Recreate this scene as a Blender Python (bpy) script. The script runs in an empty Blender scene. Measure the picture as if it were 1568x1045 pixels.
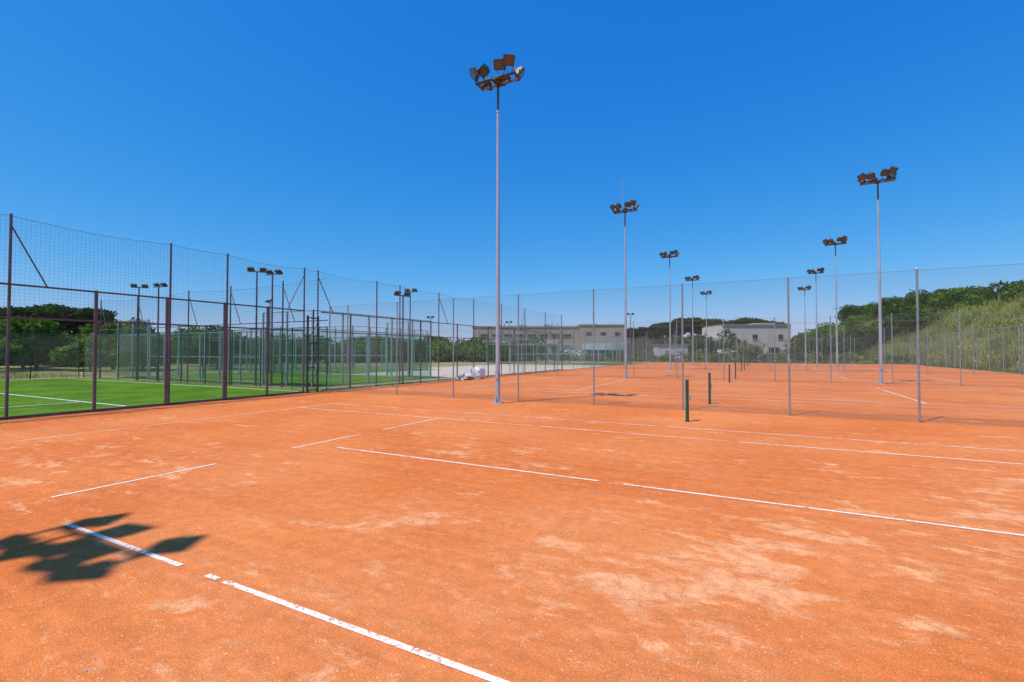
import bpy, math, random
import numpy as np
from mathutils import Vector, Matrix, Euler
random.seed(7); rng = np.random.default_rng(11)
S = bpy.context.scene
S.view_settings.view_transform = 'Standard'; S.view_settings.look = 'None'; S.view_settings.exposure = 0
COL = S.collection
# World axes: X along the court length, Y across the row of courts (metres).
# site(e,n): survey frame turned 27.6 deg (n = away from the observer's spot)
CA, SA = 0.8862, 0.4633
CAMU, CAMV = 8.24, -14.69
def site(e, n, z=0.0):
    return Vector((CAMU + CA*e - SA*n, CAMV + SA*e + CA*n, z))
YAW = math.radians(27.6)

# ------------------------------------------------------------ materials
def nodes(mat):
    mat.use_nodes = True
    nt = mat.node_tree; nt.nodes.clear()
    out = nt.nodes.new('ShaderNodeOutputMaterial')
    return nt, out
class G:
    def __init__(s, nt): s.nt = nt
    def n(s, t, **k):
        nd = s.nt.nodes.new(t)
        for a, b in k.items(): setattr(nd, a, b)
        return nd
    def l(s, a, b): s.nt.links.new(a, b)
    def pos(s, scale=(1,1,1), rz=0):
        g = s.n('ShaderNodeNewGeometry'); m = s.n('ShaderNodeMapping')
        m.inputs['Scale'].default_value = scale; m.inputs['Rotation'].default_value = (0,0,rz)
        s.l(g.outputs['Position'], m.inputs['Vector']); return m.outputs['Vector']
    def noise(s, vec, scale, detail=4, rough=.5, dist=0):
        n = s.n('ShaderNodeTexNoise'); s.l(vec, n.inputs['Vector'])
        n.inputs['Scale'].default_value = scale; n.inputs['Detail'].default_value = detail
        n.inputs['Roughness'].default_value = rough; n.inputs['Distortion'].default_value = dist
        return n.outputs['Fac']
    def rng(s, v, a, b, c=0, d=1, smooth=True):
        m = s.n('ShaderNodeMapRange'); s.l(v, m.inputs['Value'])
        if smooth: m.interpolation_type = 'SMOOTHSTEP'
        for i, x in enumerate((a, b, c, d)): m.inputs[i+1].default_value = x
        return m.outputs['Result']
    def math(s, op, a, b):
        m = s.n('ShaderNodeMath', operation=op)
        for i, x in enumerate((a, b)):
            if isinstance(x, (int, float)): m.inputs[i].default_value = x
            else: s.l(x, m.inputs[i])
        return m.outputs[0]
    def mix(s, f, a, b, mode='MIX'):
        m = s.n('ShaderNodeMixRGB', blend_type=mode)
        for i, x in enumerate((f, a, b)):
            if isinstance(x, (int, float)): m.inputs[i].default_value = x
            elif isinstance(x, tuple): m.inputs[i].default_value = (*x[:3], 1)
            else: s.l(x, m.inputs[i])
        return m.outputs[0]
    def mul(s, col, fac):
        c = s.n('ShaderNodeVectorMath', operation='SCALE')
        s.l(col, c.inputs[0]); s.l(fac, c.inputs['Scale']); return c.outputs[0]
    def spots(s, vec, lst):
        acc = None
        for x, y, r, k in lst:
            d = s.n('ShaderNodeVectorMath', operation='DISTANCE'); s.l(vec, d.inputs[0]); d.inputs[1].default_value = (x, y, 0)
            f = s.rng(d.outputs['Value'], 0, r, k, 0)
            acc = f if acc is None else s.math('ADD', acc, f)
        return acc
    def bsdf(s, col, rough=.8, metal=0, spec=.3, bump=None, bs=.3, bd=.01):
        b = s.n('ShaderNodeBsdfPrincipled')
        if isinstance(col, tuple): b.inputs['Base Color'].default_value = (*col[:3], 1)
        else: s.l(col, b.inputs['Base Color'])
        b.inputs['Roughness'].default_value = rough; b.inputs['Metallic'].default_value = metal
        b.inputs['Specular IOR Level'].default_value = spec
        if bump is not None:
            u = s.n('ShaderNodeBump'); u.inputs['Strength'].default_value = bs; u.inputs['Distance'].default_value = bd
            s.l(bump, u.inputs['Height']); s.l(u.outputs[0], b.inputs['Normal'])
        return b.outputs[0]
def simple(name, col, rough=.6, metal=0, var=.18, scale=3.0, spec=.35):
    m = bpy.data.materials.new(name); nt, out = nodes(m); g = G(nt)
    p = g.pos(); a = g.noise(p, scale, 3, .6)
    c = g.mix(g.rng(a, .3, .7), tuple(x*(1-var) for x in col), tuple(min(1, x*(1+var)) for x in col))
    g.l(g.bsdf(c, rough, metal, spec), out.inputs[0]); return m
def clay_mat():
    m = bpy.data.materials.new('clay'); nt, out = nodes(m); g = G(nt)
    p = g.pos(); ps = g.pos((.8, 1.45, 1), .25)
    # trampled places where the binder has dusted off
    worn = g.spots(p, [(7.2,-10.8,1.9,.12),(8.4,-9.7,2.0,.085),(4.9,-12.8,1.7,.07),(3.9,-7.0,2.8,.055),(4.6,-10.6,1.4,.08),(-1.6,-11.2,4.0,.06),(11.0,-8.5,3.2,.07),(12,-5.5,4,.05)])
    mid = g.noise(p, 7, 6, .78)
    broad = g.rng(g.math('ADD', g.noise(p, .21, 4, .6, .3), worn), .42, .66)
    patch = g.rng(g.math('ADD', g.noise(ps, 1.25, 8, .70, .3), worn), .585, .665)
    patch = g.math('MULTIPLY', patch, g.rng(mid, .36, .60, .40, 1))
    patch2 = g.rng(g.math('ADD', g.noise(ps, 3.4, 6, .74, .2), g.math('MULTIPLY', worn, .7)), .56, .66)
    deep = g.rng(g.noise(p, .33, 4, .6), .36, .62)
    c = g.mix(deep, (.650, .190, .050), (.585, .152, .037))
    c = g.mix(g.math('MULTIPLY', broad, .42), c, (.685, .245, .090))
    f2 = g.math('MULTIPLY', g.math('MULTIPLY', patch2, g.rng(g.math('ADD', deep, g.math('MULTIPLY', worn, 4)), .2, .9)), .55)
    c = g.mix(f2, c, (.72, .30, .135))
    f1 = g.math('MULTIPLY', patch, .78)
    c = g.mix(f1, c, (.76, .37, .185))
    dv = g.rng(g.noise(g.pos((.45, 2.2, 1), .3), 1.6, 7, .7), .54, .70)
    c = g.mix(g.math('MULTIPLY', dv, .38), c, (.73, .31, .14))
    st = g.noise(g.pos((.25, 5, 1), .06), 1.3, 4, .6)
    c = g.mul(c, g.rng(st, .3, .7, .94, 1.06))
    c = g.mul(c, g.rng(mid, .3, .7, .85, 1.12))
    grain = g.noise(p, 95, 2, .7)
    c = g.mul(c, g.rng(grain, .3, .7, .72, 1.24))
    peb = g.rng(g.noise(p, 42, 1, .5), .67, .72)
    c = g.mix(g.math('MULTIPLY', peb, .5), c, (.80, .50, .33))
    h = g.math('ADD', g.math('MULTIPLY', grain, .6), g.math('MULTIPLY', mid, 1.8))
    g.l(g.bsdf(c, .95, 0, .1, h, .7, .009), out.inputs[0]); return m
def line_mat(name, wear, col=(.80, .75, .68)):
    m = bpy.data.materials.new(name); nt, out = nodes(m); g = G(nt)
    p = g.pos(); a = g.noise(p, 26, 5, .75); b = g.noise(p, 1.7, 3, .5)
    f = g.rng(g.math('ADD', g.math('MULTIPLY', a, .6), g.math('MULTIPLY', b, .4)), wear-.05, wear+.05)
    c = g.mix(g.rng(g.noise(p, 40, 4, .7), .38, .72), col, (.72, .43, .28))
    tr = g.n('ShaderNodeBsdfTransparent'); mx = g.n('ShaderNodeMixShader')
    g.l(f, mx.inputs[0]); g.l(tr.outputs[0], mx.inputs[1]); g.l(g.bsdf(c, .9, 0, .1), mx.inputs[2])
    g.l(mx.outputs[0], out.inputs[0]); return m
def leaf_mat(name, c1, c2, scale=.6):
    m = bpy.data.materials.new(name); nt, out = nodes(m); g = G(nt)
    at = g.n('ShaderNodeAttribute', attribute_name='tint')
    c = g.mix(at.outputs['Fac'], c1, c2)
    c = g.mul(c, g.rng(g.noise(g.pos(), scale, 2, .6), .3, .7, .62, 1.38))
    d = g.n('ShaderNodeBsdfDiffuse'); t = g.n('ShaderNodeBsdfTranslucent'); mx = g.n('ShaderNodeMixShader')
    g.l(c, d.inputs[0]); g.l(c, t.inputs[0]); mx.inputs[0].default_value = .35
    g.l(d.outputs[0], mx.inputs[1]); g.l(t.outputs[0], mx.inputs[2]); g.l(mx.outputs[0], out.inputs[0]); return m
def land_mat():
    m = bpy.data.materials.new('rough_grass_land'); nt, out = nodes(m); g = G(nt); p = g.pos()
    a = g.rng(g.noise(p, .12, 6, .65), .4, .62)
    c = g.mix(a, (.36, .28, .14), (.15, .19, .05))
    c = g.mul(c, g.rng(g.noise(p, 2.5, 6, .75), .3, .7, .65, 1.3))
    g.l(g.bsdf(c, .95, 0, .1, g.noise(p, 3, 5, .7), .6, .15), out.inputs[0]); return m
def turf_mat():
    m = bpy.data.materials.new('artificial_turf'); nt, out = nodes(m); g = G(nt); p = g.pos()
    c = g.mix(g.rng(g.noise(p, .5, 5, .6), .35, .65), (.060, .145, .008), (.105, .20, .012))
    c = g.mul(c, g.rng(g.noise(g.pos((1, 9, 1)), 1.5, 5, .7), .3, .7, .72, 1.25))
    g.l(g.bsdf(c, .95, 0, .05, g.noise(p, 60, 2), .5, .02), out.inputs[0]); return m
def glass_mat():
    m = bpy.data.materials.new('court_glass'); nt, out = nodes(m); g = G(nt)
    tr = g.n('ShaderNodeBsdfTransparent'); tr.inputs[0].default_value = (.68, .84, .79, 1)
    gl = g.n('ShaderNodeBsdfGlossy'); gl.inputs['Roughness'].default_value = .02; gl.inputs[0].default_value = (.9, 1, 1, 1)
    fr = g.n('ShaderNodeFresnel'); fr.inputs[0].default_value = 1.4; mx = g.n('ShaderNodeMixShader')
    g.l(fr.outputs[0], mx.inputs[0]); g.l(tr.outputs[0], mx.inputs[1]); g.l(gl.outputs[0], mx.inputs[2])
    g.l(mx.outputs[0], out.inputs[0]); return m

M = dict(
 clay=clay_mat(), line=line_mat('line_paint', .44), faded=line_mat('line_paint_faded', .475),
 land=land_mat(), turf=turf_mat(), glass=glass_mat(),
 white=simple('white_line', (.75,.78,.72), .8),
 galv=simple('galvanised_steel', (.33,.36,.40), .45, .35, .12, 4),
 galvw=simple('galvanised_wire', (.20,.22,.23), .55, .3, .12, 4),
 mast=simple('mast_steel', (.40,.44,.50), .4, .3, .1, 1.2),
 maroon=simple('brown_painted_steel', (.125,.085,.10), .5, .1, .2, 3),
 net=simple('black_net_cord', (.055,.06,.07), .8),
 greenpost=simple('green_painted_steel', (.012,.085,.055), .35, 0, .15, 5),
 greenmesh=simple('green_plastic_wire', (.02,.08,.03), .5),
 dark=simple('dark_lamp_housing', (.065,.068,.075), .5, .2, .3, 9),
 rust=simple('weathered_arm', (.09,.075,.06), .7, .1, .35, 12),
 lens=simple('lamp_lens', (.09,.08,.07), .2, 0, .1, 8, .6),
 padel=simple('pale_steel', (.27,.36,.36), .4, .2, .1, 4),
 concrete=simple('concrete', (.33,.31,.28), .9, 0, .15, 2),
 sand=simple('pale_sand', (.50,.42,.31), .95, 0, .1, 1.2),
 wallbeige=simple('beige_render', (.42,.35,.25), .9, 0, .08, .35),
 wallcream=simple('cream_render', (.55,.50,.42), .9, 0, .08, .5),
 trim=simple('parapet_trim', (.30,.24,.18), .8),
 window=simple('window_glass', (.035,.05,.06), .15, 0, .2, 2, .8),
 door=simple('roller_door', (.22,.24,.26), .6),
 redsign=simple('red_sign', (.5,.04,.03), .5), whitep=simple('white_panel', (.75,.76,.78), .5),
 bark=simple('bark', (.11,.08,.055), .9, 0, .3, 6),
 sack=simple('white_sack', (.78,.77,.74), .8, 0, .06, 6),
 rubble=simple('rubble', (.38,.33,.28), .95, 0, .3, 6),
 carw=simple('car_paint_white', (.72,.73,.75), .3, 0, .02), card=simple('car_paint_grey', (.12,.13,.15), .3, .3, .02),
 rubber=simple('tyre', (.02,.02,.02), .8), asphalt=simple('asphalt', (.06,.06,.058), .9, 0, .15, 1),
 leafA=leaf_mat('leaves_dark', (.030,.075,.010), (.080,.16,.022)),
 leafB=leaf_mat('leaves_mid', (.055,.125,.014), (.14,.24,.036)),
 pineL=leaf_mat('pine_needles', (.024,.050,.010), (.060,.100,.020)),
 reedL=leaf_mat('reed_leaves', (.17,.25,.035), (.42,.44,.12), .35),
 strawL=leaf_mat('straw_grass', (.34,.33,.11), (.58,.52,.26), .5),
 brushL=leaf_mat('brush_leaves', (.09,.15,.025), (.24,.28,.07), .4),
)
# ------------------------------------------------------------ mesh helpers
def add_obj(name, me, parent=None):
    o = bpy.data.objects.new(name, me); COL.objects.link(o)
    if parent: o.parent = parent
    return o
def empty(name, loc=(0,0,0), rz=0):
    e = bpy.data.objects.new(name, None); e.location = loc; e.rotation_euler = (0,0,rz); e.empty_display_size = .2
    COL.objects.link(e); return e
class B:
    def __init__(s, *mats): s.v=[]; s.f=[]; s.m=[]; s.mats=mats
    def add(s, vs, fs, mi=0):
        o=len(s.v); s.v += [tuple(x) for x in vs]
        for f in fs: s.f.append(tuple(i+o for i in f)); s.m.append(mi)
    def box(s, c, size, mi=0, R=None, taper=1.0):
        hx,hy,hz=[x/2 for x in size]; vs=[]
        for z in (-1,1):
            for x,y in ((-1,-1),(1,-1),(1,1),(-1,1)):
                t = taper if z>0 else 1
                p=Vector((x*hx*t,y*hy*t,z*hz))
                if R is not None: p = R@p
                vs.append(p+Vector(c))
        s.add(vs,[(3,2,1,0),(4,5,6,7),(0,1,5,4),(1,2,6,5),(2,3,7,6),(3,0,4,7)],mi)
    def cyl(s, p0, p1, r0, r1=None, n=10, mi=0):
        r1 = r0 if r1 is None else r1
        p0=Vector(p0); p1=Vector(p1); d=(p1-p0).normalized()
        a=d.orthogonal().normalized(); b=d.cross(a); vs=[]
        for p,r in ((p0,r0),(p1,r1)):
            for i in range(n):
                t=2*math.pi*i/n; vs.append(p+(a*math.cos(t)+b*math.sin(t))*r)
        fs=[(i,(i+1)%n,n+(i+1)%n,n+i) for i in range(n)]+[tuple(range(n))[::-1],tuple(range(n,2*n))]
        s.add(vs,fs,mi)
    def mesh(s, name):
        me=bpy.data.meshes.new(name); me.from_pydata(s.v,[],s.f)
        for m in s.mats: me.materials.append(m)
        me.polygons.foreach_set('material_index', s.m); me.update(); return me
    def obj(s, name, parent=None): return add_obj(name, s.mesh(name), parent)
def np_mesh(name, v, f, mat, tint=None):
    me=bpy.data.meshes.new(name); me.from_pydata(v.tolist(),[],f.tolist()); me.materials.append(mat)
    if tint is not None:
        a=me.attributes.new('tint','FLOAT','FACE'); a.data.foreach_set('value', tint.astype(np.float32))
    me.update(); return me
def wires(name, A, Bp, r, mat, parent=None):
    A=np.asarray(A,float); Bp=np.asarray(Bp,float); d=Bp-A; L=np.linalg.norm(d,axis=1,keepdims=True); d=d/L
    ref=np.where(np.abs(d[:,2:3])>.9,[[1.,0,0]],[[0,0,1.]]); a=np.cross(d,ref); a/=np.linalg.norm(a,axis=1,keepdims=True); b=np.cross(d,a)
    n=len(A); V=np.zeros((n,6,3))
    for k in range(3):
        t=2*math.pi*k/3; o=(a*math.cos(t)+b*math.sin(t))*r; V[:,k]=A+o; V[:,k+3]=Bp+o
    base=(np.arange(n)*6)[:,None]
    F=np.concatenate([base+np.array([[k,(k+1)%3,3+(k+1)%3,3+k]]) for k in range(3)],0)
    return add_obj(name, np_mesh(name, V.reshape(-1,3), F, mat), parent)
def chainlink(name, p0, p1, z0, z1, pitch, r, mat, parent):
    p0=np.array(p0,float); p1=np.array(p1,float); L=np.linalg.norm(p1-p0); d=(p1-p0)/L; h=z1-z0
    A=[];Bq=[]; t=-h
    while t<L:
        a=max(t,0); b=min(t+h,L)
        if b-a>.01:
            A.append((a,z0+a-t)); Bq.append((b,z0+b-t)); A.append((a,z1-(a-t))); Bq.append((b,z1-(b-t)))
        t+=pitch
    A=np.array(A);Bq=np.array(Bq); K=6
    A2=np.concatenate([A+(Bq-A)*k/K for k in range(K)]); B2=np.concatenate([A+(Bq-A)*(k+1)/K for k in range(K)])
    f=lambda q: np.column_stack([p0[0]+d[0]*q[:,0], p0[1]+d[1]*q[:,0], q[:,1]])
    return wires(name,f(A2),f(B2),r,mat,parent)
def netting(name, p0, p1, z0, z1a, z1b, sag, step, r, mat, parent):
    p0=np.array(p0,float); p1=np.array(p1,float); L=np.linalg.norm(p1-p0); d=(p1-p0)/L
    A=[];Bq=[]; top=lambda t: z1a+(z1b-z1a)*t/L-4*sag*(t/L)*(1-t/L)
    t=0
    while t<=L:
        A.append((t,z0)); Bq.append((t,top(t))); t+=step
    nseg=4; z=z0
    while z<max(z1a,z1b):
        for i in range(nseg):
            ta,tb=L*i/nseg,L*(i+1)/nseg
            if z<=min(top(ta),top(tb))+.03: A.append((ta,z)); Bq.append((tb,z))
        z+=step
    f=lambda q: np.column_stack([p0[0]+d[0]*q[:,0], p0[1]+d[1]*q[:,0], q[:,1]])
    A=np.array(A);Bq=np.array(Bq); o=wires(name,f(A),f(Bq),r,mat,parent)
    A=[];Bq=[]
    for i in range(8):
        ta,tb=L*i/8,L*(i+1)/8; A.append((ta,top(ta))); Bq.append((tb,top(tb)))
    A=np.array(A);Bq=np.array(Bq)
    wires(name+'_head_rope',f(A),f(Bq),.006,mat,parent)
    return o

# ------------------------------------------------------------ ground
U0,U1,V0,V1 = -9.5,26.9,-34.0,72.5
def hill(u,v):
    def ss(x): x=np.clip(x,0,1); return x*x*(3-2*x)
    sh = -15*ss((v-84)/50)
    h = 7.4*ss((u-28.6-sh)/13) + 4.5*ss((u-42-sh)/50)
    return h*ss((v+60)/60)
def build_land():
    us=np.unique(np.concatenate([np.linspace(-1500,-120,12),np.linspace(-120,8,27),np.linspace(8,60,52),np.linspace(60,120,16),np.linspace(120,1500,12)]))
    vs=np.unique(np.concatenate([np.linspace(-600,-60,8),np.linspace(-60,200,80),np.linspace(200,2500,14)]))
    Ug,Vg=np.meshgrid(us,vs); Z=hill(Ug,Vg)
    Z += np.where(Ug>30, (np.sin(Ug*.7+Vg*.31)+np.sin(Vg*.53))*0.18*np.clip((Ug-30)/6,0,1),0)
    V=np.column_stack([Ug.ravel(),Vg.ravel(),Z.ravel()-.02]); nu=len(us); F=[]
    for j in range(len(vs)-1):
        for i in range(nu-1): k=j*nu+i; F.append((k,k+1,k+nu+1,k+nu))
    o=add_obj('ground', np_mesh('ground',V,np.array(F),M['land']))
    for p in o.data.polygons: p.use_smooth=True
build_land()
def hz(u,v): return float(hill(np.array(float(u)),np.array(float(v))))
def sheet(name,u0,u1,v0,v1,z,mat,parent=None):
    b=B(mat); b.add([(u0,v0,z),(u1,v0,z),(u1,v1,z),(u0,v1,z)],[(0,1,2,3)]); return b.obj(name,parent)
sheet('clay_tennis_courts',U0,U1,V0,V1,0,M['clay'])
sheet('turf_pitch',-34,-9.72,-34,1.0,0.0,M['turf'])
sheet('sand_yard',-26,-9.72,13,48,0.0,M['sand'])
sheet('car_park_road',-90,14,84,99,0.004,M['asphalt'])
# court markings
W=.05; ZL=.005
SL,BL,NET,SR,BR = .46,-5.02,6.86,13.26,18.75
def seg_u(b,v,a,c,w=W):
    b.add([(a,v-w/2,ZL),(c,v-w/2,ZL),(c,v+w/2,ZL),(a,v+w/2,ZL)],[(0,1,2,3)])
def seg_v(b,u,a,c,w=W):
    b.add([(u-w/2,a,ZL),(u+w/2,a,ZL),(u+w/2,c,ZL),(u-w/2,c,ZL)],[(0,1,2,3)])
b=B(M['line'])
for a,c in ((1.8,3.9),(4.27,4.42),(4.5,18.7)): seg_u(b,-12.38,a,c)
for a,c in ((1.15,6.2),(6.55,13.2)): seg_u(b,-8.2,a,c)
for a,c in ((-12.05,-10.04),(-8.64,-6.92),(-6.23,-4.14)): seg_v(b,SL,a,c)
for a,c in ((7.8,18.7),): seg_u(b,-4.1,a,c)
seg_v(b,SR,-12.35,-4.13)
b.obj('court_lines')
b=B(M['faded'])
seg_u(b,-4.1,BL+.03,7.6); seg_u(b,-2.75,BL+.03,BR); seg_v(b,BL,-13.7,-2.78); seg_v(b,BR+.03,-12.3,-2.8)
b.obj('court_lines')
for k in range(4):
    v=17.75*k+5.45-.04
    b=B(M['line'] if k<2 else M['white'])
    seg_u(b,v,BL,BR,.06); seg_u(b,v+10.97,BL,BR,.06)
    seg_u(b,v+1.37,BL+.03,BR-.03,.06); seg_u(b,v+9.6,BL+.03,BR-.03,.06); seg_u(b,v+5.48,SL+.03,SR-.03,.06)
    seg_v(b,SL,v+1.4,v+9.57,.06); seg_v(b,SR,v+1.4,v+9.57,.06); seg_v(b,BL-.03,v+.03,v+10.94,.07); seg_v(b,BR+.03,v+.03,v+10.94,.07)
    b.obj('court_lines')
b=B(M['white'])
for v in (-6.5,): seg_u(b,v,-33,-10.5,.08)
seg_v(b,-13.5,-33,-6.6,.08); seg_v(b,-22,-33,-6.6,.08); seg_u(b,.2,-33,-10.5,.08)
b.obj('turf_lines')

# ------------------------------------------------------------ net posts
def net_post(u,v):
    e=empty('net_post',(u,v,0)); b=B(M['greenpost'],M['galv'])
    b.cyl((0,0,0),(0,0,1.05),.043,.043,14); b.cyl((0,0,1.05),(0,0,1.08),.05,.038,14)
    b.cyl((0,0,0),(0,0,.02),.075,.07,14); b.obj('tube',e)
    b=B(M['galv'])
    b.box((0.055,0,.62),(.03,.05,.14)); b.cyl((.07,-.05,.66),(.07,.05,.66),.012); b.cyl((.07,.05,.66),(.07,.05,.55),.008)
    for z in (.25,.5,.75,1.0): b.cyl((-.045,0,z),(-.06,0,z),.007)
    b.obj('winder',e)
for k in range(5):
    net_post(6.5,-1.6+17.75*k)
    if k<4: net_post(6.6,3.2+17.75*k)
# ------------------------------------------------------------ floodlight masts
def mast_meshes():
    p=B(M['mast'],M['dark'])
    p.cyl((0,0,.02),(0,0,6.0),.082,.068,16); p.cyl((0,0,6.0),(0,0,10.3),.068,.050,16)
    p.cyl((0,0,10.3),(0,0,10.36),.062,.058,16,0); p.cyl((0,0,10.36),(0,0,11.45),.042,.038,14,1)
    p.box((0,0,.012),(.36,.36,.024))
    for x in (-.13,.13):
        for y in (-.13,.13): p.cyl((x,y,.02),(x,y,.07),.014)
    for k in range(4):
        a=k*math.pi/2; p.box((.1*math.cos(a),.1*math.sin(a),.12),(.07 if k%2==0 else .01,.01 if k%2==0 else .07,.2))
    p.box((0,-.085,1.0),(.1,.05,.3))
    pole=p.mesh('mast_pole')
    a=B(M['rust'],M['galv'])
    for y in (-.2,.2): a.box((0,y,11.42),(1.6,.06,.07))
    for x in (-.76,-.4,0,.4,.76): a.box((x,0,11.42),(.06,.34,.05))
    a.box((0,0,11.36),(.22,.3,.05)); a.cyl((0,0,11.1),(0,-.18,11.38),.02); a.cyl((0,0,11.1),(0,.18,11.38),.02)
    a.box((.12,0,11.47),(.7,.26,.015),0)
    arm=a.mesh('mast_arm')
    h=B(M['dark'],M['lens'],M['rust'],M['galv'])
    spec=[(-.74,-1,-62,38,.0),(-.36,-1,-30,52,.02),(.26,-1,22,36,.06),(.60,-1,38,42,.13),(-.66,1,58,40,-.06),(-.1,1,12,50,-.12),(.66,1,-58,36,.0)]
    for x,sd,yaw,tilt,dz in spec:
        yw = math.radians(yaw) + (math.pi if sd<0 else 0)
        R = Euler((0,0,yw)).to_matrix() @ Euler((math.radians(-tilt),0,0)).to_matrix()
        c=Vector((x,sd*.34,11.72+dz))
        def T(pt): return R@Vector(pt)+c
        fw,fh,bw,bh,d=.20,.17,.12,.10,.11
        vs=[T((sx*w_,y,sz*h_)) for y,w_,h_ in ((d,fw,fh),(.03,fw,fh),(-d,bw,bh)) for sx,sz in ((-1,-1),(1,-1),(1,1),(-1,1))]
        fs=[(0,1,2,3)]+[(4*k+i,4*k+4+i,4*k+4+(i+1)%4,4*k+(i+1)%4) for k in range(2) for i in range(4)]+[(11,10,9,8)]
        h.add(vs,fs,0)
        g_=[T((sx*.165,d+.004,sz*.135)) for sx,sz in ((-1,-1),(1,-1),(1,1),(-1,1))]; h.add(g_,[(0,1,2,3)],1)
        for sx in (-1,1): h.box(T((sx*.185,d+.006,0)),(.028,.014,.34),0,R)
        for sz in (-1,1): h.box(T((0,d+.006,sz*.155)),(.34,.014,.028),0,R)
        h.box(T((0,-d-.05,0)),(.14,.10,.11),3,R)
        for k in (-.08,0,.08): h.box(T((k,-.06,.14)),(.008,.14,.05),0,R)
        for sx in (-1,1): h.cyl(T((sx*.22,0,0)),Vector((x+ sx*.08*math.cos(yw),sd*.22,11.46)),.012,n=6,mi=2)
        h.cyl(T((-.23,0,0)),T((.23,0,0)),.010,n=6,mi=2)
    heads=h.mesh('mast_lamps'); return pole,arm,heads
MM=mast_meshes()
def mast(u,v,rz=0,rod=False):
    e=empty('floodlight_mast',(u,v,0),rz)
    for n_,m_ in zip(('pole','crossarm','lamps'),MM): add_obj(n_,m_,e)
    if rod:
        b=B(M['galv']); b.cyl((-.12,-.1,11.4),(-.12,-.1,13.6),.022,.014,8); b.obj('lightning_rod',e)
for k in range(-1,5): mast(0,17.75*k,random.uniform(-.04,.04) if k>0 else 0,k==1)
for k in range(0,5): mast(14.1,.9+17.75*k,random.uniform(-.05,.05))
# ------------------------------------------------------------ chain link fences
def divider(v,pitch,r,ua=U0+.1,ub=U1-.1):
    e=empty('chain_link_fence'); b=B(M['galv'])
    us=[.32+2.86*k for k in range(-3,10)]; us=[x for x in us if ua<=x<=ub]+[ua,ub]
    for x in us:
        b.cyl((x,v,0),(x,v,3.93),.026,.026,8); b.cyl((x,v,3.93),(x,v,3.96),.03,.012,8)
    b.obj('posts',e)
    chainlink('mesh',(ua,v-.03),(ub,v-.03),.04,3.9,pitch,r,M['galvw'],e)
    A=[(ua,v-.035,z) for z in (.06,1.3,2.6,3.88)]; Bq=[(ub,v-.035,z) for z in (.06,1.3,2.6,3.88)]
    wires('tension_wires',A,Bq,.004,M['galvw'],e)
divider(.95,.07,.0017)
divider(18.7,.08,.0013)
divider(36.45,.14,.0018); divider(54.2,.2,.0022); divider(71.95,.2,.0024)
def boundary(name,p0,p1,h,sp,postm,wirem,pitch,r,pr=.026,rail=True):
    e=empty(name); b=B(postm); p0=Vector((*p0,0)); p1=Vector((*p1,0)); L=(p1-p0).length; n=max(1,round(L/sp))
    for i in range(n+1):
        p=p0.lerp(p1,i/n); b.cyl(p,p+Vector((0,0,h)),pr,pr,8)
    if rail: b.cyl(p0+Vector((0,0,h-.03)),p1+Vector((0,0,h-.03)),.02,.02,8)
    b.obj('posts',e); chainlink('mesh',p0[:2],p1[:2],.05,h-.05,pitch,r,wirem,e); return e
boundary('chain_link_fence',(26.9,1),(26.9,72),3.95,3,M['galv'],M['galvw'],.16,.0010)
boundary('chain_link_fence',(-9.5,30.2),(-9.5,72),3.95,3,M['galv'],M['galvw'],.16,.0016)
# left fence with rails and high ball net
e=empty('high_ball_net_fence'); b=B(M['maroon'])
UL=-9.5
low=[-9.6-1.9*k for k in range(1,12)]+[-7.74,-5.8,-3.85,-2.1]
for v in low: b.box((UL,v,1.82),(.07,.07,3.64))
for v in (2.3,7.7,11.5,15.5,19.6,23.8,28.0): b.box((UL,v,1.82),(.06,.06,3.64))
tall=[-21.0,-17.2,-13.4,-9.6,-5.8+.12,-3.85+.12,-.32,.41,4.14,5.94,9.55,13.6,17.6,21.7,26,30.1]
for v in tall: b.cyl((UL-.06,v,0),(UL-.06,v,5.5),.036,.032,10)
b.obj('posts',e)
b=B(M['maroon'])
for z in (3.6,2.72): b.box((UL+.005,(-30-.32)/2,z),(.05,29.6,.05)); b.box((UL+.005,(.5+30)/2,z),(.045,29.4,.045))
b.box((UL+.005,-15.2,.06),(.04,29.6,.05)); b.box((UL+.005,15.3,.06),(.04,29.4,.05))
b.obj('rails',e)
b=B(M['maroon'])
for v,dv in ((-9.6,.75),(-.32,-.85),(.41,.85),(-13.4,.8),(9.55,.9),(21.7,-.9)):
    b.cyl((UL-.06,v,5.2),(UL-.03,v+dv,3.62),.02,n=8)
b.obj('braces',e)
chainlink('mesh',(UL-.02,-30),(UL-.02,-.34),.08,3.58,.085,.0013,M['net'],e)
chainlink('mesh_far',(UL-.02,.45),(UL-.02,30),.08,3.58,.12,.0015,M['galvw'],e)
for i in range(len(tall)-1):
    a,c=tall[i],tall[i+1]
    netting('ball_net_%d'%i,(UL-.06,a),(UL-.06,c),2.7,5.45,5.45,.10 if c-a>2 else .03,.10,.0018,M['net'],e)
b=B(M['concrete']); b.box((-9.61,-17,.02),(.14,34,.10)); b.obj('kerb')
# gate in the corner
e=empty('steel_gate'); b=B(M['dark'])
for v in (-.22,.32): b.box((UL+.06,v,1.7),(.07,.07,3.4))
for z in (.12,1.1,2.2,3.3): b.box((UL+.06,.05,z),(.04,.47,.05))
for z in (.6,1.6,2.7): b.cyl((UL+.06,-.2,z-.4),(UL+.06,.3,z+.4),.012)
b.obj('frame',e)
b=B(M['galv']); b.box((UL+.12,.2,1.15),(.04,.05,.2)); b.obj('lock',e)
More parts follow.
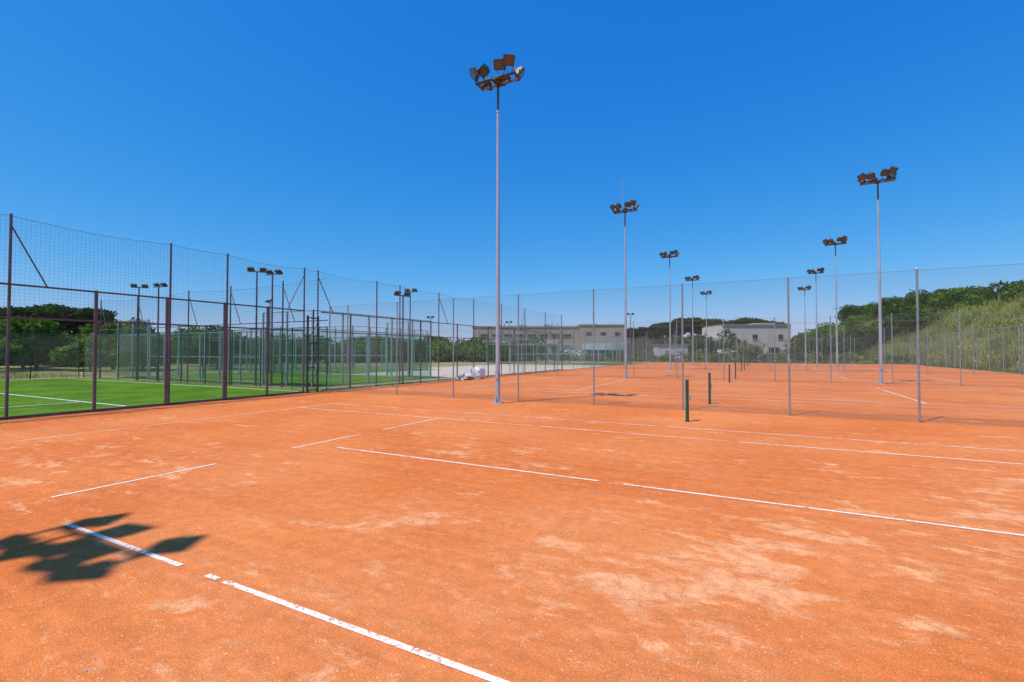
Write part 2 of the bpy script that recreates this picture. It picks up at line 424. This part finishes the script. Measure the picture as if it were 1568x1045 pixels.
# far side of turf: green mesh fence + tall brown poles
e=boundary('green_mesh_fence',(-33.8,1.15),(-9.8,1.15),3.0,2.4,M['greenpost'],M['greenmesh'],.08,.0035,.03)
e=boundary('green_mesh_fence',(-34.1,-34),(-34.1,1.0),3.0,2.5,M['greenpost'],M['greenmesh'],.10,.0035,.03)
e=empty('ball_stop_poles'); b=B(M['maroon'])
for u in (-32,-27.2,-21.5,-17.5,-13.2):
    b.cyl((u,1.35,0),(u,1.35,5.4),.04,.035,8); b.cyl((u,1.35,5.1),(u+.9,1.35,3.3),.022,n=6)
b.cyl((-32,1.35,3.3),(-10,1.35,3.3),.025,n=8); b.obj('poles',e)
netting('net',(-32,1.35),(-21.5,1.35),3.0,5.3,5.3,.15,.16,.0020,M['net'],e)
netting('net_2',(-21.5,1.35),(-10,1.35),3.0,5.3,5.3,.15,.16,.0020,M['net'],e)
# ------------------------------------------------------------ padel courts
def padel(u0,v0,Lu=20,Lv=10,mat='padel'):
    e=empty('padel_court',(u0,v0,0))
    s=B(M['turf']); s.add([(0,0,.012),(Lu,0,.012),(Lu,Lv,.012),(0,Lv,.012)],[(0,1,2,3)]); s.obj('floor',e)
    s=B(M['white']); z=.018
    for x in (3.05,Lu-3.05): s.add([(x-.03,.1,z),(x+.03,.1,z),(x+.03,Lv-.1,z),(x-.03,Lv-.1,z)],[(0,1,2,3)])
    s.add([(3.1,Lv/2-.03,z),(Lu-3.1,Lv/2-.03,z),(Lu-3.1,Lv/2+.03,z),(3.1,Lv/2+.03,z)],[(0,1,2,3)]); s.obj('markings',e)
    f=B(M[mat]); gl=B(M['glass'])
    A=[];Q=[]
    def wall(a,c,glass):
        a=Vector(a);c=Vector(c);L=(c-a).length;n=round(L/2);d=(c-a)/L
        for i in range(n+1):
            p=a+d*(L*i/n); tl=glass[min(i,n-1)] or glass[max(i-1,0)]; f.box((p.x,p.y,2.0 if tl else 1.5),(.08,.08,4.0 if tl else 3.0))
        for i in range(n):
            p=a+d*(L*i/n); q=a+d*(L*(i+1)/n); g=glass[i]
            o=d*.06; P,Qq=p+o,q-o
            if g:
                gl.add([(P.x,P.y,.06),(Qq.x,Qq.y,.06),(Qq.x,Qq.y,2.97),(P.x,P.y,2.97)],[(0,1,2,3)])
                for z_ in (3.0,3.97): f.cyl((P.x,P.y,z_),(Qq.x,Qq.y,z_),.025,n=6)
                for k in range(1,20): t=k/20; m_=p.lerp(q,t); A.append((m_.x,m_.y,3.02)); Q.append((m_.x,m_.y,3.95))
                for k in range(1,10): zz=3+k*.1; A.append((p.x,p.y,zz)); Q.append((q.x,q.y,zz))
            else:
                for z_ in (.1,1.5,2.97): f.cyl((P.x,P.y,z_),(Qq.x,Qq.y,z_),.025,n=6)
                for k in range(1,20): t=k/20; m_=p.lerp(q,t); A.append((m_.x,m_.y,.1)); Q.append((m_.x,m_.y,2.95))
                for k in range(1,29): zz=k*.1; A.append((p.x,p.y,zz)); Q.append((q.x,q.y,zz))
    side=[1,1]+[0]*6+[1,1]
    wall((0,0,0),(Lu,0,0),side); wall((0,Lv,0),(Lu,Lv,0),side)
    wall((0,.01,0),(0,Lv-.01,0),[1]*5); wall((Lu,.01,0),(Lu,Lv-.01,0),[1]*5)
    f.obj('frame',e); gl.obj('glass_panels',e); wires('mesh',A,Q,.0014,M[mat],e)
    n_=B(M['greenpost'])
    for y in (.2,Lv-.2): n_.cyl((Lu/2,y,0),(Lu/2,y,.95),.04)
    n_.obj('net_posts',e)
    A=[(Lu/2,.2,.05+k*.07) for k in range(13)]; Q=[(Lu/2,Lv-.2,.05+k*.07) for k in range(13)]
    wires('net',A,Q,.006,M['net'],e)
padel(-32.5,2.6); padel(-42,14.5); padel(-30,50)
def small_light(u,v,h,rz):
    e=empty('small_floodlight_pole',(u,v,0),rz); b=B(M['maroon'],M['lens'],M['dark'])
    b.cyl((0,0,0),(0,0,h),.055,.04,10); b.box((0,0,h),(.9,.06,.06)); b.box((0,0,.01),(.25,.25,.02))
    for x in (-.3,.3):
        R=Euler((math.radians(-35),0,0)).to_matrix(); b.box((x,.12,h+.14),(.36,.32,.12),2,R,.8)
        b.box(Vector((x,.12,h+.14))+R@Vector((0,0,-.066)),(.30,.26,.01),1,R)
        b.cyl((x,0,h),(x,.08,h+.1),.02,mi=2)
    b.obj('pole_and_lamps',e)
for u,v,h,rz in ((-16.3,2.05,6.2,.9),(-15.2,2.2,6.0,.2),(-28.6,2.05,6.1,.9),(-26.2,2.05,6.0,.2),(-14.6,12.9,6.2,.2),(-30.5,13,6.2,2.9),(-9.9,6.6,5.0,1.2),(-28,33,6,3.3),(-8,52,7,.2),(-34.5,-9.5,6,-1.2),(-24,46,6,.5)):
    small_light(u,v,h,rz)

# ------------------------------------------------------------ foliage
def leaves(C,size,flat=0.0):
    n=len(C); a=rng.normal(size=(n,3)); a[:,2]*=(1-flat); a/=np.linalg.norm(a,axis=1,keepdims=True)
    r=rng.normal(size=(n,3)); b=np.cross(a,r); b/=np.linalg.norm(b,axis=1,keepdims=True)
    s=size*rng.uniform(.6,1.4,(n,1)); V=np.stack([C-a*s,C-b*s*.55,C+a*s,C+b*s*.55],1)
    F=np.arange(n*4).reshape(n,4); return V.reshape(-1,3),F
def crown(blobs,per,size):
    Cs=[];T=[]
    for (c,r) in blobs:
        n=int(per*(r[0]*r[1]*r[2])**(2/3)); d=rng.normal(size=(n,3)); d/=np.linalg.norm(d,axis=1,keepdims=True)
        rad=rng.uniform(.55,1.08,(n,1))**.6*(1+.18*np.sin(d[:,:1]*7+c[0])*np.cos(d[:,1:2]*6+c[1]))
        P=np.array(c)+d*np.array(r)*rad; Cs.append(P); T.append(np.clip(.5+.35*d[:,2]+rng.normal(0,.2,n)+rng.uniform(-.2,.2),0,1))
    C=np.concatenate(Cs); V,F=leaves(C,size); return V,F,np.concatenate(T)
def tree(name,base,h,w,mat,size=.28,per=130,nb=14,umbrella=False):
    e=empty(name,base); bl=[]; t=B(M['bark']); tb=h*(.72 if umbrella else .35)
    lean=Vector((random.uniform(-.05,.05)*h,random.uniform(-.05,.05)*h,tb))
    t.cyl((0,0,-.3),lean,.035*h,.02*h,8)
    for i in range(nb):
        a=random.uniform(0,2*math.pi); rr=math.sqrt(random.random())*w*.5
        if umbrella: z=h*(.86+random.uniform(-.05,.05)-.08*(rr/(w*.5))**2); r=(w*.2,w*.2,h*.11)
        else:
            z=h*random.uniform(.34,.84); k=math.sin(math.pi*min(1,max(0,(z/h-.15)/.85)))**.6; rr*=k; q=w*random.uniform(.16,.27); r=(q,q,q*.8)
        c=(rr*math.cos(a),rr*math.sin(a),z); bl.append((c,r))
        if i%2==0: t.cyl(lean*random.uniform(.7,1),c,.012*h,.004*h,6)
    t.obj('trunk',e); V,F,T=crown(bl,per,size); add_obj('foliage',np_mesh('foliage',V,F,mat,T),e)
def mass(name,pts,mat,size,per):
    bl=[]
    for (x,y,z,w,h) in pts:
        for i in range(5):
            q=w*random.uniform(.25,.42)
            bl.append(((x+random.uniform(-.4,.4)*w,y+random.uniform(-.4,.4)*w,z+h*random.uniform(.3,.78)),(q,q,h*random.uniform(.22,.36))))
        bl.append(((x,y,z+h*.25),(w*.5,w*.5,h*.3)))
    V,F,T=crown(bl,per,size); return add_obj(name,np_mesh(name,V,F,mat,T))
for e_,n_,h,w,mt in ((-66,66,6.4,7,'leafB'),(-58,62,5.8,7,'leafA'),(-49,60,5.6,6,'leafB'),(-40,62,4.8,6,'leafB'),(-78,70,7.2,8,'leafA'),
  (-51,50,5.5,5.6,'leafB'),(-46.5,47,5.4,5.4,'leafA'),(-41.5,50,5.3,5,'leafB'),(-37,48,4.4,4.4,'leafB'),(-32,52,4.2,5,'leafA'),(-57,52,5.6,6,'leafA'),(-48.5,44.5,3.6,4.2,'leafB'),(-40,45.5,3.4,4.0,'leafB'),(-35,45.5,3.1,3.8,'leafA')):
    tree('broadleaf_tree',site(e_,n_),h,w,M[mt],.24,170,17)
tree('umbrella_pine_tree',site(-55,59),7.6,9.5,M['pineL'],.25,170,18,True)
pts=[]
for i in range(46):
    t=i/45; p=site(-85+t*88+random.uniform(-2,2),58+t*38+random.uniform(-3,3)); pts.append((p.x,p.y,0,random.uniform(5,8),random.uniform(2.6,4.2)+.8*t))
mass('hedge_trees',pts,M['leafB'],.34,40)
pts=[]
for i in range(70):
    p=site(-210+i*6.0+random.uniform(-3,3),175+random.uniform(-14,14)); pts.append((p.x,p.y,0,random.uniform(9,14),random.uniform(6.0,8.2)))
mass('distant_trees',pts,M['leafA'],.95,7)
# brush behind the last court
pts=[]
for i in range(46):
    u=-30+i*1.35+random.uniform(-1,1); v=78+random.uniform(-3,4)
    pts.append((u,v,0,random.uniform(2.0,3.6),random.uniform(1.2,2.4)+(1.8 if 0<u<14 and random.random()<.35 else 0)))
mass('brush',pts,M['brushL'],.22,60)
pts=[]
for i in range(44):
    u=-12+i*1.1+random.uniform(-1.5,1.5); v=103+random.uniform(-6,3)
    if 2<u<15: continue
    pts.append((u,v+2,hz(u,v+2),random.uniform(4,6),random.uniform(3.4,6.2)))
mass('roadside_trees',pts,M['leafA'],.38,34)
# pines behind right building
for e_,n_,h,w in ((56,150,12.4,12),(64,152,12.2,12),(72,150,12.4,12),(80,154,12.2,13),(49,152,11.0,11),(42,156,9.8,11),(35,158,9.0,10),(60,146,11.2,10),(76,147,11.2,10)):
    tree('umbrella_pine_tree',site(e_,n_),h,w,M['pineL'],.42,110,18,True)
# hill shrubs and trees
def edge(v): x=min(1,max(0,(v-84)/50)); return -15*x*x*(3-2*x)
pts=[]
for i in range(190):
    v=random.uniform(28,150); u=random.uniform(29.5,60)+edge(v)
    pts.append((u,v,hz(u,v)-.2,random.uniform(1.8,3.8),random.uniform(1.2,2.6)))
mass('hill_shrubs',pts,M['brushL'],.24,40)
pts=[]
for i in range(85):
    v=random.uniform(104,175); u=random.uniform(33,75)+edge(v)
    pts.append((u,v,hz(u,v)-.2,random.uniform(3,6),random.uniform(2.2,4.0)))
mass('hill_thicket',pts,M['leafB'],.34,34)
for u,v,h,w,mt in ((35,116,7.0,8,'leafA'),(38,111,7.0,8,'leafA'),(41,104,6.4,7.5,'leafB'),(33,123,6.2,7,'leafB'),(46,98,5.2,6,'leafB'),(45,90,5.6,7,'leafA'),(45,112,6.6,7,'leafA'),(29,132,6,7,'leafA'),(50,84,5.4,7,'leafA'),(44,82,4.6,6,'leafB')):
    tree('broadleaf_tree',(u,v,hz(u,v)-.1),h,w,M[mt],.25,150,16)
for u,v,h,w in ((51,80,6.6,8),(48,70,5.6,7),(58,86,7.6,9),(53,68,6.5,8),(60,76,7.6,9),(46,64,4.6,6)):
    tree('umbrella_pine_tree',(u,v,hz(u,v)-.1),h,w,M['pineL'],.25,160,15,True)
# reeds
def reeds(name,n,span,mat,h0,h1):
    v=rng.uniform(32,125,n); x=np.clip((v-84)/50,0,1); u=28.2+rng.beta(1.3,1.7,n)*span-15*x*x*(3-2*x)
    keep=(np.sin(u*.9+v*.35)+np.sin(v*.8-u*.3)+rng.normal(0,.8,n))>-1.1; u=u[keep];v=v[keep];n=len(u)
    z=hill(u,v); h=rng.uniform(h0,h1,n)*(.82+.26*np.sin(v*.4+u*.3)); lean=rng.normal(0,.16,(n,2))
    base=np.column_stack([u,v,z-.1]); top=base+np.column_stack([lean*h[:,None],h])
    ax=rng.normal(size=(n,3)); ax[:,2]=0; ax/=np.linalg.norm(ax,axis=1,keepdims=True); w=.028
    V=[np.stack([base-ax*w,base+ax*w,top+ax*w*.4,top-ax*w*.4],1)]; T=[rng.uniform(.5,1,n)]
    for k in range(7):
        t=rng.uniform(.25,1,(n,1)); p=base+(top-base)*t; d=rng.normal(size=(n,3)); d[:,2]=np.abs(d[:,2])*.6+.25; d/=np.linalg.norm(d,axis=1,keepdims=True)
        L=rng.uniform(.3,.65,(n,1)); s=np.cross(d,[0,0,1.]); s/=np.linalg.norm(s,axis=1,keepdims=True)
        mid=p+d*L*.5; end=p+d*L-np.array([0,0,.12]); V.append(np.stack([p,mid-s*.035,end,mid+s*.035],1)); T.append(rng.uniform(0,1,n))
    V=np.concatenate(V); F=np.arange(len(V)*4).reshape(-1,4)
    add_obj(name,np_mesh(name,V.reshape(-1,3),F,mat,np.concatenate(T)))
reeds('reed_bed',16000,19,M['reedL'],1.7,3.3)
reeds('dry_grass',3600,13,M['strawL'],1.6,3.5)
def weeds(name,u0,u1,v0,v1,n,hh):
    C=np.column_stack([rng.uniform(u0,u1,n),rng.uniform(v0,v1,n),np.zeros(n)])
    d=rng.normal(size=(n,3))*.35; d[:,2]=1; s=rng.normal(size=(n,3)); s[:,2]=0; s/=np.linalg.norm(s,axis=1,keepdims=True)
    h=hh*rng.uniform(.3,1,(n,1)); V=np.stack([C-s*.012,C+s*.012,C+d*h],1); F=np.arange(n*3).reshape(n,3)
    add_obj(name,np_mesh(name,V.reshape(-1,3),F,M['brushL'],rng.uniform(0,1,n)))
weeds('weeds',27.0,28.6,10,73,6000,.5); weeds('weeds',-9.8,26,72.8,75.5,5000,.6); weeds('weeds',-9.35,-9.2,.9,30,500,.18); weeds('grass_strip',-60,-34.3,-20,2,9000,.45)

# ------------------------------------------------------------ buildings
def warehouse():
    e=empty('warehouse_building',site(-10.5,126),YAW)
    b=B(M['wallbeige'],M['trim'])
    b.box((14.2,9,4.1),(28,18,8.2)); b.box((14.2,9,8.4),(28.3,18.3,.4),1)
    b.box((34.3,7,4.35),(12,16,8.7)); b.box((34.3,7,8.85),(12.3,16.3,.35),1)
    for i in range(9): b.box((1.7+i*3.1,-.06,4.0),(.35,.12,8),0)
    b.obj('walls',e)
    w=B(M['window'],M['trim'],M['whitep'],M['redsign'],M['door'])
    for i in range(8):
        x=3.3+i*3.1; w.box((x,-.03,6.2),(2.1,.1,.6),0); w.box((x,-.06,5.83),(2.2,.16,.1),1)
        if i%3!=1: w.box((x,-.03,2.4),(2.0,.1,1.6),0)
        else: w.box((x,-.03,1.9),(2.4,.12,3.6),4)
    w.box((9.5,-.35,4.5),(7,.25,.7),2); w.box((11.5,-.5,3.6),(5,.2,.8),3); w.box((20,-.3,4.4),(5,.2,.6),2)
    for i in range(3): w.box((30.5+i*3.8,-1.03,6.6),(1.4,.1,.8),0)
    w.box((34.3,-1.06,3.2),(10.5,.12,1.6),2); w.box((34.3,-1.04,1.4),(8,.1,1.6),0)
    w.obj('openings',e)
    r=B(M['galv'])
    for x,y in ((7,6),(13,9),(20,5),(32,6),(37,8)): r.box((x,y,8.95),(1.5,1.3,.7)); r.cyl((x+1.4,y,8.5),(x+1.4,y,9.6),.2)
    r.obj('roof_units',e)
warehouse()
def cream():
    e=empty('cream_rendered_building',site(49.2,112),YAW); b=B(M['wallcream'],M['trim'])
    b.box((8,6,4),(16,12,8)); b.box((8,-.06,8.08),(16.3,.3,.16),1); b.box((8,6,8.15),(15.6,11.6,.3),1); b.box((-1.5,7,2.6),(3,9,5.2),0)
    b.box((11.5,5,8.5),(5,4,.5),0)
    b.obj('walls',e); w=B(M['window'],M['trim'],M['door'])
    for x in (2.0,7.6,13.6):
        w.box((x,-.02,5.4),(1.1,.1,1.0),0); w.box((x,-.06,4.85),(1.3,.18,.1),1)
    w.box((3.2,-.02,2.2),(2.6,.1,1.6),0); w.box((12,-.02,2.2),(2.6,.1,1.4),0)
    w.box((7.2,-.03,1.4),(1.8,.1,2.8),2); w.box((-1.5,2.46,2),(2,.1,3),2); w.obj('openings',e)
cream()
def shed(e_,n_,w,d,h,mt):
    e=empty('service_shed',site(e_,n_),YAW); b=B(M[mt],M['trim'],M['door']); b.box((0,0,h/2),(w,d,h)); b.box((0,0,h+.08),(w+.4,d+.4,.16),1)
    b.box((-w*.2,-d/2-.03,1.05),(.95,.08,2.1),2); b.box((w*.25,-d/2-.03,1.5),(1.2,.08,.9),2); b.obj('shed',e)
shed(-22,92,8,4,2.8,'wallbeige'); shed(33,100,6,4,3.2,'wallcream'); shed(43,160,13,9,7.2,'wallbeige')
def upole(p,h):
    e=empty('utility_pole',p); b=B(M['concrete'],M['dark']); b.cyl((0,0,0),(0,0,h),.16,.09,10); b.box((0,0,h-.5),(1.8,.12,.12),1)
    for x in (-.8,0,.8): b.cyl((x,0,h-.45),(x,0,h-.2),.05,mi=1)
    b.obj('pole',e)
for p,h in zip([site(95,140),site(122,128),site(78,165)],(15,17,14)): upole(Vector((p.x,p.y,0)),h)

# ------------------------------------------------------------ vehicles
def car(p,rz,paint,van=False):
    e=empty('parked_van' if van else 'parked_car',p,rz)
    prof=[(-2.1,.35),(-2.15,.75),(-1.9,.95),(-1.35,1.0),(-.75,1.42),(.75,1.45),(1.5,1.02),(2.1,.88),(2.15,.4)] if not van else [(-2.5,.4),(-2.5,2.1),(-2.3,2.25),(1.0,2.25),(1.75,1.3),(2.4,1.1),(2.5,.45)]
    b=B(M[paint],M['window']); n=len(prof); vs=[]
    for y in (-.86,.86):
        for x,z in prof: vs.append((x,y*(.84 if z>1.2 else 1),z))
    fs=[tuple(range(n)),tuple(range(2*n-1,n-1,-1))]+[(i,n+i,n+(i+1)%n,(i+1)%n) for i in range(n)]
    b.add(vs,fs)
    z1=1.37 if not van else 1.9; z0=1.02 if not van else 1.35; x0,x1=(-1.15,1.2) if not van else (.1,1.3)
    for s in (-1,1): b.add([(x0,s*.865,z0),(x1,s*.865,z0),(x1-.45,s*.765,z1),(x0+.4,s*.765,z1)],[(0,1,2,3)],1)
    if not van: b.add([(1.43,-.7,1.06),(1.43,.7,1.06),(.86,.62,1.415),(.86,-.62,1.415)],[(0,1,2,3)],1)
    b.obj('body',e); w=B(M['rubber'],M['galv'])
    for x in (-1.3,1.35):
        for y in (-.82,.82): w.cyl((x,y-.1,.33),(x,y+.1,.33),.33,n=16); w.cyl((x,y-.11,.33),(x,y+.11,.33),.19,n=12,mi=1)
    w.obj('wheels',e)
for x,(u,pt,vn) in enumerate(((-42,'carw',0),(-35,'card',0),(-30,'carw',1),(-24,'carw',0),(-14,'card',0),(-6,'carw',0),(3,'carw',1),(10,'card',0))):
    car(Vector((u,86+random.uniform(-1,1),0)),random.choice((0,3.14))+random.uniform(-.1,.1),pt,bool(vn))
# ------------------------------------------------------------ sack, rubble
def lump(name,p,sz,mat,n=3,amp=.1,parent=None):
    import bmesh
    bm=bmesh.new(); bmesh.ops.create_icosphere(bm,subdivisions=n,radius=1)
    for v in bm.verts:
        c=v.co; k=(abs(c.x)**4+abs(c.y)**4+abs(c.z)**4)**.25; c/=k
        j=1+amp*(math.sin(c.x*5+p[0])*math.cos(c.y*4+p[1])+.5*math.sin(c.z*9+c.x*7)); v.co=Vector((c.x*sz[0]*j,c.y*sz[1]*j,c.z*sz[2]*j+sz[2]*.9))
    me=bpy.data.meshes.new(name); bm.to_mesh(me); bm.free(); me.materials.append(mat); o=add_obj(name,me,parent); o.location=p; return o
e=empty('bulk_bag',(-8.85,12.9,0))
lump('sack',(0,0,0),(.46,.46,.42),M['sack'],3,.06,e)
b=B(M['sack'])
for x in (-.33,.33):
    for y in (-.33,.33): b.cyl((x,y,.74),(x*.7,y*.7,.93),.02)
b.obj('loops',e)
e=empty('rubble_pile',(-8.8,11.4,0))
for i in range(44):
    a=random.uniform(0,6.3); r=abs(random.gauss(0,.4)); s=random.uniform(.07,.2)
    lump('stone_%d'%i,(r*math.cos(a)*.9,r*math.sin(a)*1.7,max(0,.35-r*.4)*random.random()),(s,s*.8,s*.6),M['rubble' if i%3 else 'sack'],1,.25,e)
n=420; C=np.column_stack([rng.uniform(-6,22,n),rng.uniform(-13.6,-1,n),np.full(n,.008)])
V,F=leaves(C,.011,.6); V[:,2]=np.abs(V[:,2]-.008)+.004
add_obj('clay_grit',np_mesh('clay_grit',V,F,M['concrete']))
C=np.column_stack([rng.uniform(-6,20,26),rng.uniform(-13,0,26),np.full(26,.015)])
V,F=leaves(C,.02,.7); V[:,2]=np.abs(V[:,2]-.015)+.006
add_obj('fallen_leaves',np_mesh('fallen_leaves',V,F,M['bark']))

# ------------------------------------------------------------ light, sky, camera
sd=Vector((2.68,5.23,-11.7)).normalized()
L=bpy.data.lights.new('sun','SUN'); L.energy=4.8; L.angle=math.radians(.53); L.color=(1,.955,.89)
so=bpy.data.objects.new('sun',L); COL.objects.link(so); so.rotation_euler=sd.to_track_quat('-Z','Y').to_euler(); so.location=(0,0,40)
w=bpy.data.worlds.new('World'); S.world=w; w.use_nodes=True; nt=w.node_tree; nt.nodes.clear(); g=G(nt)
sky=g.n('ShaderNodeTexSky'); sky.sky_type='NISHITA'; sky.sun_disc=False
sky.sun_elevation=math.radians(63.3); sky.sun_rotation=math.atan2(-2.68,-5.23)%(2*math.pi)
sky.air_density=1.0; sky.dust_density=.5; sky.ozone_density=3.0; sky.altitude=200
sep=g.n('ShaderNodeSeparateColor'); g.l(sky.outputs[0],sep.inputs[0]); cmb=g.n('ShaderNodeCombineColor')
for i,(p_,k_) in enumerate(((2.0,1.65),(.84,.88),(.34,1.02))):
    x=g.math('MULTIPLY',sep.outputs[i],.1); x=g.math('POWER',x,p_); x=g.math('MULTIPLY',x,k_*10); g.l(x,cmb.inputs[i])
bg=g.n('ShaderNodeBackground'); bg.inputs['Strength'].default_value=.1; out=g.n('ShaderNodeOutputWorld')
g.l(cmb.outputs[0],bg.inputs[0]); g.l(bg.outputs[0],out.inputs[0])
cam=bpy.data.cameras.new('camera'); cam.lens=16.85; cam.sensor_width=36; cam.clip_start=.05; cam.clip_end=5000
co=bpy.data.objects.new('camera',cam); COL.objects.link(co); co.location=(CAMU,CAMV,1.79)
co.rotation_euler=(math.radians(91.33),0,YAW); S.camera=co
